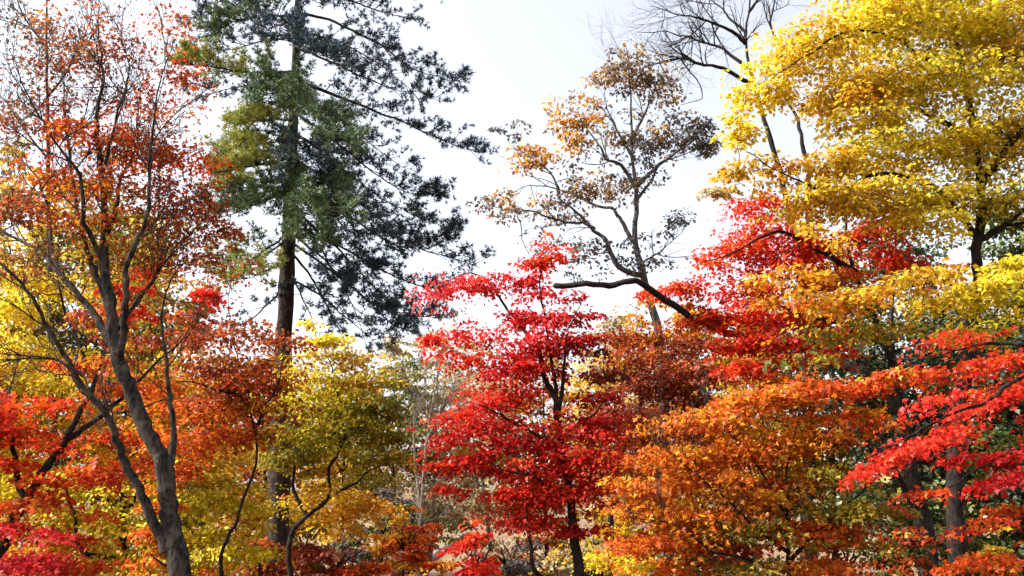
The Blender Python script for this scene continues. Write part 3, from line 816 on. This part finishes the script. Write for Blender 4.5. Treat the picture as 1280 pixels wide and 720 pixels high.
P_(985, 350, 55, 14, 'amber', 1.5, dd=-1.4); P_(1100, 395, 50, 18, 'olive', 1.4, dd=-1.2, pal2='amber'); P_(1010, 430, 45, 16, 'olive', 1.1, dd=-1.3, pal2='amber'); P_(1030, 290, 40, 10, 'gold', .9, dd=-1); P_(1370, 100, 70, 90, 'yellow', 1.6); P_(1380, 260, 70, 60, 'gold', 1.6); P_(1150, -50, 120, 40, 'yellow', 1.5); P_(1320, -40, 90, 60, 'yellow', 1.5)
for p in list(t.pads):
    if p[1] < 280 and p[0] > 1050:
        t.pad(p[0] + rng.uniform(-25, 25), p[1] + rng.uniform(-10, 25), p[2] * .95, p[3], p[4], p[5] * .5, dd=p[6] + 1.5, pal2='olive')
t.build()

t = Tree('maple_tree', 'deep red maple with sprays drooping sideways over the dark trunks', 'tree', 10.5, 'dark', 'palm', 0.06)
t.trunk([(1365, 720), (1355, 620), (1345, 540), (1340, 460), (1350, 400)], 26, 10)
t.branch([(1342, 480), (1280, 470, -.2), (1220, 500, -.4), (1160, 530, -.6), (1100, 560, -.8), (1060, 585, -.9)], 8, 2.5)
t.branch([(1345, 420), (1290, 425, .3), (1230, 430, .6), (1160, 440, .9), (1120, 450, 1)], 8, 2.5)
t.branch([(1348, 560), (1300, 555, -.3), (1240, 580, -.5), (1180, 610, -.7), (1140, 630, -.8)], 7, 2.5)
t.branch([(1358, 640), (1300, 650, -.2), (1240, 665, -.4), (1190, 690, -.5)], 6, 2)
P_ = t.pad
P_(1190, 440, 60, 14, 'red', 2.0, dd=.6, tilt=4, pal2='redorange'); P_(1255, 455, 45, 18, 'redorange', 1.8, pal2='red'); P_(1240, 490, 55, 16, 'red', 2.2, tilt=14); P_(1170, 525, 65, 17, 'red', 2.3, dd=-.5, tilt=16, pal2='crimson')
P_(1100, 565, 50, 14, 'red', 2.2, dd=-.7, tilt=18); P_(1260, 550, 45, 14, 'crimson', 1.8, dd=-.4, tilt=14); P_(1250, 590, 50, 14, 'crimson', 2.0, dd=-.5, tilt=10); P_(1190, 560, 30, 10, 'red', 1.2, tilt=12); P_(1150, 635, 40, 10, 'redorange', 1.5, dd=-.6, tilt=8)
P_(1215, 675, 45, 16, 'redorange', 1.8, dd=-.4, tilt=12); P_(1265, 640, 30, 16, 'redorange', 1.5); P_(1110, 470, 45, 18, 'redorange', 1.4, dd=.8, pal2='olive'); P_(1070, 500, 45, 16, 'redorange', 1.4, dd=.6); P_(1350, 500, 60, 60, 'red', 1.6)
t.build()

t = Tree('maple_tree', 'burnt orange maple with many fine dark twigs and a slim upright stem', 'tree', 11.5, 'dark', 'palm', 0.058)
t.trunk([(988, 720), (986, 660), (985, 600), (990, 545), (1000, 500), (985, 460)], 8, 3)
t.branch([(985, 690), (940, 650, -.2), (900, 620, -.3), (850, 580, -.4), (820, 550, -.5)], 6, 2)
t.branch([(986, 650), (950, 590, .2), (920, 540, .3), (900, 500, .4)], 5, 2)
t.branch([(988, 700), (1040, 650, -.2), (1080, 600, -.3), (1060, 550, -.4)], 6, 2)
t.branch([(980, 715), (900, 690, -.4), (840, 660, -.6), (790, 640, -.7)], 5, 2)
P_ = t.pad
P_(945, 505, 60, 26, 'orange', 2.2, pal2='amber'); P_(870, 545, 65, 28, 'orange', 2.2, pal2='amber'); P_(1010, 495, 55, 26, 'orange', 2.0, pal2='amber'); P_(820, 590, 55, 28, 'orange', 1.8, pal2='amber'); P_(930, 570, 65, 28, 'orange', 2.2, pal2='amber')
P_(1020, 560, 55, 28, 'amber', 1.8, pal2='orange'); P_(870, 620, 65, 28, 'orange', 2.0, pal2='amber'); P_(960, 625, 55, 26, 'amber', 1.9, pal2='orange'); P_(1040, 610, 55, 28, 'olive', 1.8, pal2='gold'); P_(940, 680, 70, 30, 'olive', 1.8, pal2='amber')
P_(830, 670, 60, 30, 'orange', 2.0, pal2='redorange'); P_(1030, 680, 60, 28, 'orange', 1.8, pal2='redorange'); P_(780, 630, 32, 30, 'amber', 1.5, pal2='orange'); P_(880, 700, 50, 22, 'redorange', 1.6); P_(1080, 520, 30, 22, 'amber', 1.4); P_(1095, 650, 35, 26, 'olive', 1.4, pal2='orange')
for li, n in ((0, 8), (1, 8), (2, 8), (3, 8), (4, 6)):
    bare_twigs(t, li, n, .5, .008, 2, .25, .4, .3)
t.build()

t = Tree('evergreen_tree', 'dark evergreen tree filling the shade behind the golden maple', 'tree', 20, 'dark', 'rhomb', 0.11, mat=M_EVER)
t.trunk([(1120, 720), (1120, 550), (1115, 420), (1120, 300)], 16, 5)
P_ = t.pad
P_(1120, 310, 55, 50, 'green', 1.6, pal2='darkgreen'); P_(1180, 420, 80, 50, 'darkgreen', 2); P_(1110, 520, 70, 50, 'darkgreen', 2); P_(1180, 560, 80, 60, 'darkgreen', 2); P_(1120, 640, 90, 50, 'green', 1.8, pal2='olive'); P_(1230, 660, 80, 50, 'green', 1.8, pal2='olive'); P_(1050, 460, 60, 60, 'darkgreen', 1.6)
t.build()
t = Tree('evergreen_tree', 'rounded green evergreen behind the golden maple trunk', 'tree', 19, 'dark', 'rhomb', 0.11, mat=M_EVER)
t.trunk([(1290, 720), (1285, 550), (1280, 420), (1275, 300)], 16, 5)
P_ = t.pad
P_(1265, 290, 45, 45, 'green', 1.7, pal2='darkgreen'); P_(1320, 380, 80, 60, 'darkgreen', 1.8); P_(1270, 480, 70, 60, 'darkgreen', 1.8, pal2='green'); P_(1310, 600, 70, 80, 'darkgreen', 1.8)
t.build()

# ------------------------------------------------------------------ trees in the background
def bg_tree(px, top, d, rx, pals, label, bark='dark', cov=1.5, name='background_tree', size=0.13, low=690):
    t = Tree(name, label, 'tree', d, bark, 'rhomb', size, group='trees on the far slope')
    x0 = px + rng.uniform(-15, 15)
    h = low - top
    t.trunk([(x0, 705), (x0 + rng.uniform(-8, 8), low), (px, top + h * .5), (px + rng.uniform(-8, 8), top + h * .12)], max(5, 260 / d), 2)
    for s in (-1, 1):
        for k in range(2):
            y = top + h * rng.uniform(.45, .8)
            t.branch([(px, y), (px + s * rx * .35, y - h * .15, rng.uniform(-1, 1)), (px + s * rx * .7, y - h * .28, rng.uniform(-2, 2))], 3.5, 1.2)
    n = 7
    for k in range(n):
        v = (k + .5) / n
        w = rx * (math.sin(math.pi * (0.15 + 0.75 * v)) ** .8)
        for s in ((-1, 1) if k else (0,)):
            t.pad(px + s * w * rng.uniform(.35, .55), top + h * v * .95 + rng.uniform(-6, 6), w * rng.uniform(.5, .65), h / n * rng.uniform(.7, .95), pals[rng.integers(len(pals))], cov * rng.uniform(.75, 1.2), dd=rng.uniform(-1.5, 1.5), pal2=pals[0], rd=1.2)
    return t.build()

bg_tree(545, 400, 34, 60, ['beige', 'olive', 'beige'], 'thin beige leaved tree behind the crimson maple', 'pale', .8)
bg_tree(600, 425, 38, 60, ['beige', 'gold', 'olive'], 'pale straw coloured tree glimpsed through the crimson maple', 'pale', 1.0)
bg_tree(490, 425, 33, 55, ['olive', 'beige', 'green'], 'grey olive tree behind the olive yellow maple', 'dark', 1.1)
bg_tree(430, 450, 38, 60, ['gold', 'olive', 'amber'], 'gold and olive tree behind the pine trunk', 'dark', 1.4)
bg_tree(330, 440, 36, 70, ['amber', 'rust', 'gold'], 'amber tree in the distance behind the rust brown maple', 'dark', 1.4)
bg_tree(230, 400, 32, 70, ['gold', 'amber', 'olive'], 'gold leaved tree in the distance behind the yellow maple', 'dark', 1.2)
bg_tree(190, 270, 27, 85, ['olive', 'amber', 'gold'], 'tall olive and amber tree in the distance between grey maple and pine', 'dark', .8)
bg_tree(120, 210, 30, 90, ['olive', 'gold', 'green'], 'olive green tree in the distance behind the grey maple', 'dark', 1.1)
bg_tree(10, 190, 28, 80, ['gold', 'amber', 'yellow'], 'bright gold tree in the distance behind the slanting dark trunk', 'dark', 1.2)
bg_tree(-90, 250, 26, 90, ['amber', 'gold'], 'amber tree beyond the slanting dark trunk', 'dark', 1.2)
bg_tree(680, 430, 36, 60, ['amber', 'beige', 'rust'], 'straw and amber tree behind the stems of the crimson maple', 'dark', 1.2)
bg_tree(770, 390, 33, 60, ['gold', 'amber', 'beige'], 'yellow tree behind the dull red brown maple', 'dark', 1.3)
bg_tree(860, 380, 31, 60, ['rust', 'amber', 'gold'], 'rusty tree under the dead limb of the scarlet maple', 'dark', 1.4)
bg_tree(950, 350, 30, 70, ['amber', 'orange', 'gold'], 'amber tree hidden behind the scarlet maple', 'dark', 1.5)
bg_tree(1040, 300, 30, 80, ['olive', 'gold', 'amber'], 'olive and gold tree behind the scarlet maple', 'dark', 1.5)
bg_tree(1180, 330, 29, 80, ['olive', 'rust', 'green'], 'dull olive and rust tree behind the dark evergreen', 'dark', 1.4)
bg_tree(1285, 320, 31, 80, ['olive', 'gold', 'green'], 'olive tree behind the rounded green evergreen', 'dark', 1.4)
bg_tree(1370, 200, 27, 100, ['gold', 'olive', 'amber'], 'gold tree beyond the deep red maple', 'dark', 1.4)

# tall thin grey tree at the left edge
t = Tree('grey_tree', 'tall thin grey tree with few purplish brown leaves behind the grey maple', 'tree', 19, 'grey', 'rhomb', .09)
t.trunk([(70, 720), (66, 500), (62, 330), (60, 170), (58, 60), (60, -60)], 13, 5)
t.branch([(61, 200), (30, 160), (0, 120), (-40, 90)], 4, 1.5)
t.branch([(60, 120), (90, 80), (110, 30), (120, -20)], 4, 1.5)
t.branch([(58, 60), (30, 20), (10, -30)], 4, 1.5)
t.branch([(61, 260), (20, 240), (-30, 210)], 4, 1.5)
P_ = t.pad
P_(20, 130, 60, 30, 'oakgrey', .3, pal2='brownred'); P_(90, 50, 60, 40, 'brown', .3, pal2='oakgrey'); P_(20, 30, 60, 40, 'oakgrey', .3); P_(0, 230, 50, 40, 'oakgrey', .4, pal2='brownred')
for li in (0, 1, 2, 3, 4):
    bare_twigs(t, li, 9, 1.1, .016, 2, .5 if li == 0 else .2, .5, .15)
t.build()

# ------------------------------------------------------------------ shrubs along the foot of the grove
def shrub(px, py, d, rx, ry, pals, label, cov=1.8, size=.075, mat=None, bark='dark', leaf='palm'):
    t = Tree('shrub', label, 'shrub', d, bark, leaf, size, group='shrubs under the trees', mat=mat)
    t.trunk([(px, min(715, py + ry)), (px + rng.uniform(-6, 6), py + ry * .3), (px + rng.uniform(-8, 8), py - ry * .4)], 5, 2)
    for s in (-1, -.4, .5, 1):
        t.branch([(px, min(712, py + ry * .8)), (px + s * rx * .3, py + ry * .2, rng.uniform(-.4, .4)), (px + s * rx * .7, py - ry * .4, rng.uniform(-.8, .8))], 3.5, 1.5)
    for k in range(6):
        t.pad(px + rng.uniform(-.65, .65) * rx, py + rng.uniform(-.6, .7) * ry, rx * rng.uniform(.35, .55), ry * rng.uniform(.3, .45), pals[k % len(pals)], cov, dd=rng.uniform(-.6, .6))
    for k in range(5):
        t.pad(px + rng.uniform(-.75, .75) * rx, py + ry * rng.uniform(.75, 1.15), rx * rng.uniform(.35, .5), ry * rng.uniform(.3, .45), pals[(k + 1) % len(pals)], cov, dd=rng.uniform(-.5, .5))
    return t.build()

shrub(300, 705, 26, 60, 26, ['amber', 'rust', 'gold'], 'amber and rust bush behind the rust brown maple stem', 1.8, .1)
shrub(455, 700, 26, 55, 24, ['pinkbrown', 'beige', 'rust'], 'dusty pink brown bush behind the pinkish brown shrub', 1.8, .1)
shrub(520, 712, 22, 45, 16, ['rust', 'pinkbrown', 'amber'], 'low rust coloured bush under the pale bare sapling', 1.8, .09)
shrub(640, 705, 28, 60, 22, ['olive', 'beige', 'brown'], 'low olive brown bush behind the dry beige shrub', 1.8, .1)
shrub(780, 705, 24, 50, 26, ['amber', 'olive', 'gold'], 'low amber bush behind the dull red brown maple', 1.8, .1)
shrub(420, 692, 17, 60, 26, ['pinkbrown', 'redorange', 'brownred'], 'pinkish brown shrub right of the pine foot', 1.6)
shrub(505, 665, 18, 45, 30, ['orange', 'amber', 'redorange'], 'light orange shrub between pine and crimson maple')
shrub(478, 640, 24, 50, 34, ['green', 'oakgrey', 'beige'], 'grey green shrub behind the light orange shrub', 1.3, .1)
shrub(553, 648, 60, 34, 26, ['darkgreen', 'green'], 'dark green rounded shrub above the fallen log', 2, .2, M_EVER, leaf='rhomb')
shrub(597, 690, 13, 30, 30, ['scarlet', 'red'], 'small round scarlet maple bush beside the crimson maple', 2.4, .06)
shrub(20, 700, 24, 60, 34, ['amber', 'gold', 'rust'], 'amber bush behind the pink red leaf cluster', 1.6, .1)
shrub(130, 690, 25, 60, 34, ['gold', 'yellow', 'olive'], 'gold bush between the grey and red maple trunks', 1.6, .1)
shrub(380, 660, 27, 55, 34, ['olive', 'gold', 'amber'], 'olive gold bush behind the pine trunk', 1.6, .1)
shrub(690, 690, 27, 50, 34, ['beige', 'olive', 'rust'], 'straw bush behind the crimson maple trunk', 1.4, .1)
shrub(870, 680, 22, 60, 40, ['rust', 'amber', 'olive'], 'rust bush behind the burnt orange maple', 1.6, .09)
shrub(1060, 680, 20, 55, 45, ['olive', 'orange', 'rust'], 'orange and olive bush behind the scarlet maple trunk', 1.6, .09)
shrub(1300, 680, 20, 70, 45, ['olive', 'rust', 'green'], 'olive and rust bush beyond the amber shrub', 1.6, .1)
shrub(1420, 680, 19, 70, 50, ['green', 'olive', 'amber'], 'green and amber bush beyond the deep red maple trunk', 1.6, .1)
shrub(1200, 700, 22, 60, 40, ['green', 'olive', 'darkgreen'], 'green bush behind the golden maple trunk', 1.8, .09)
shrub(635, 690, 22, 45, 30, ['beige', 'oakgrey', 'pinkbrown'], 'dry beige shrub under the crimson maple', 1.2, .09)
shrub(330, 700, 20, 45, 26, ['brownred', 'rust'], 'red brown shrub behind the pine foot', 1.6, .09)
shrub(815, 705, 12.5, 45, 26, ['yellow', 'amber', 'orange'], 'yellow and orange shrub at the foot of the burnt orange maple', 1.6, .065)
shrub(1250, 700, 12, 50, 34, ['amber', 'gold', 'orange'], 'amber shrub below the deep red sprays', 1.8, .065)
shrub(1245, 565, 16, 55, 30, ['olive', 'green', 'beige'], 'olive leafed bush between the red sprays', 1.3, .08)
shrub(1130, 690, 13.5, 40, 34, ['olive', 'rust', 'green'], 'olive and rust shrub between the dark trunks', 1.4, .07)
shrub(215, 700, 14, 45, 30, ['amber', 'orange', 'gold'], 'amber shrub behind the foot of the grey maple', 1.4, .07)
shrub(735, 700, 19, 35, 28, ['olive', 'darkgreen'], 'dull green shrub behind the stems of the crimson maple', 1.4, .08)

# bare saplings and a fallen log in the clearing
t = Tree('bare_sapling', 'pale bare sapling with twin stems left of the crimson maple', 'tree', 20, 'pale')
t.trunk([(522, 720), (526, 640), (532, 560), (540, 510), (550, 455), (556, 420)], 8, 2)
t.branch([(526, 640), (520, 580, .3), (516, 520, .4), (522, 470, .5)], 5, 1.5)
t.branch([(534, 550), (552, 510, -.3), (575, 480, -.4)], 4, 1.5)
for li in range(3):
    bare_twigs(t, li, 12, .9, .014, 2, .3, .45, .25)
t.build()
A_, B_ = at(528, 690, 44), at(579, 672, 54)
Q = np.array([A_ * (1 - u) + B_ * u for u in np.linspace(0, 1, 14)])
Q[:, 2] = ground_z(Q[:, 0], Q[:, 1]) + .13
Q[:, 0] += .05 * np.sin(np.linspace(0, 5, 14))
tb = Tubes(); tb.add(Q, np.linspace(.19, .12, len(Q)), 10, .05)
root = tb.build('fallen_log', BARK['pale'], None)
tag(root, 'pale fallen log lying up the slope beside the crimson maple', 'log')

# the far wood on the slope, one mass
n = 46000
nc = 420
cx = rng.uniform(-75, 75, nc); cy = rng.uniform(62, 92, nc)
cz = ground_z(cx, cy) + rng.uniform(0.2, 1, nc) ** 1.3 * rng.uniform(3, 8.5, nc)
ci = rng.integers(0, nc, n)
pos = np.stack([cx, cy, cz], 1)[ci] + rng.normal(0, 1, (n, 3)) * np.array([1.3, 1.3, .7])
pos[:, 2] = np.maximum(pos[:, 2], ground_z(pos[:, 0], pos[:, 1]) + .1)
V, lo, ct = leaf_cloud(pos, rng.normal(size=(n, 3)), UP * .6 + rng.normal(size=(n, 3)), rng.uniform(.16, .34, n), 'rhomb')
cl = np.stack([pick(p, 1)[0] for p in rng.choice(['beige', 'olive', 'brown', 'pinkbrown', 'gold', 'rust'], nc)])
lc = np.clip(cl[ci] * np.exp(rng.normal(0, .2, (n, 1))), .01, .8)
o = link_mesh('distant_wood', V, lo, ct, M_LEAF, None, False, lc)
tag(o, 'distant beige and brown wood on the far slope', 'wood', kind='stuff')
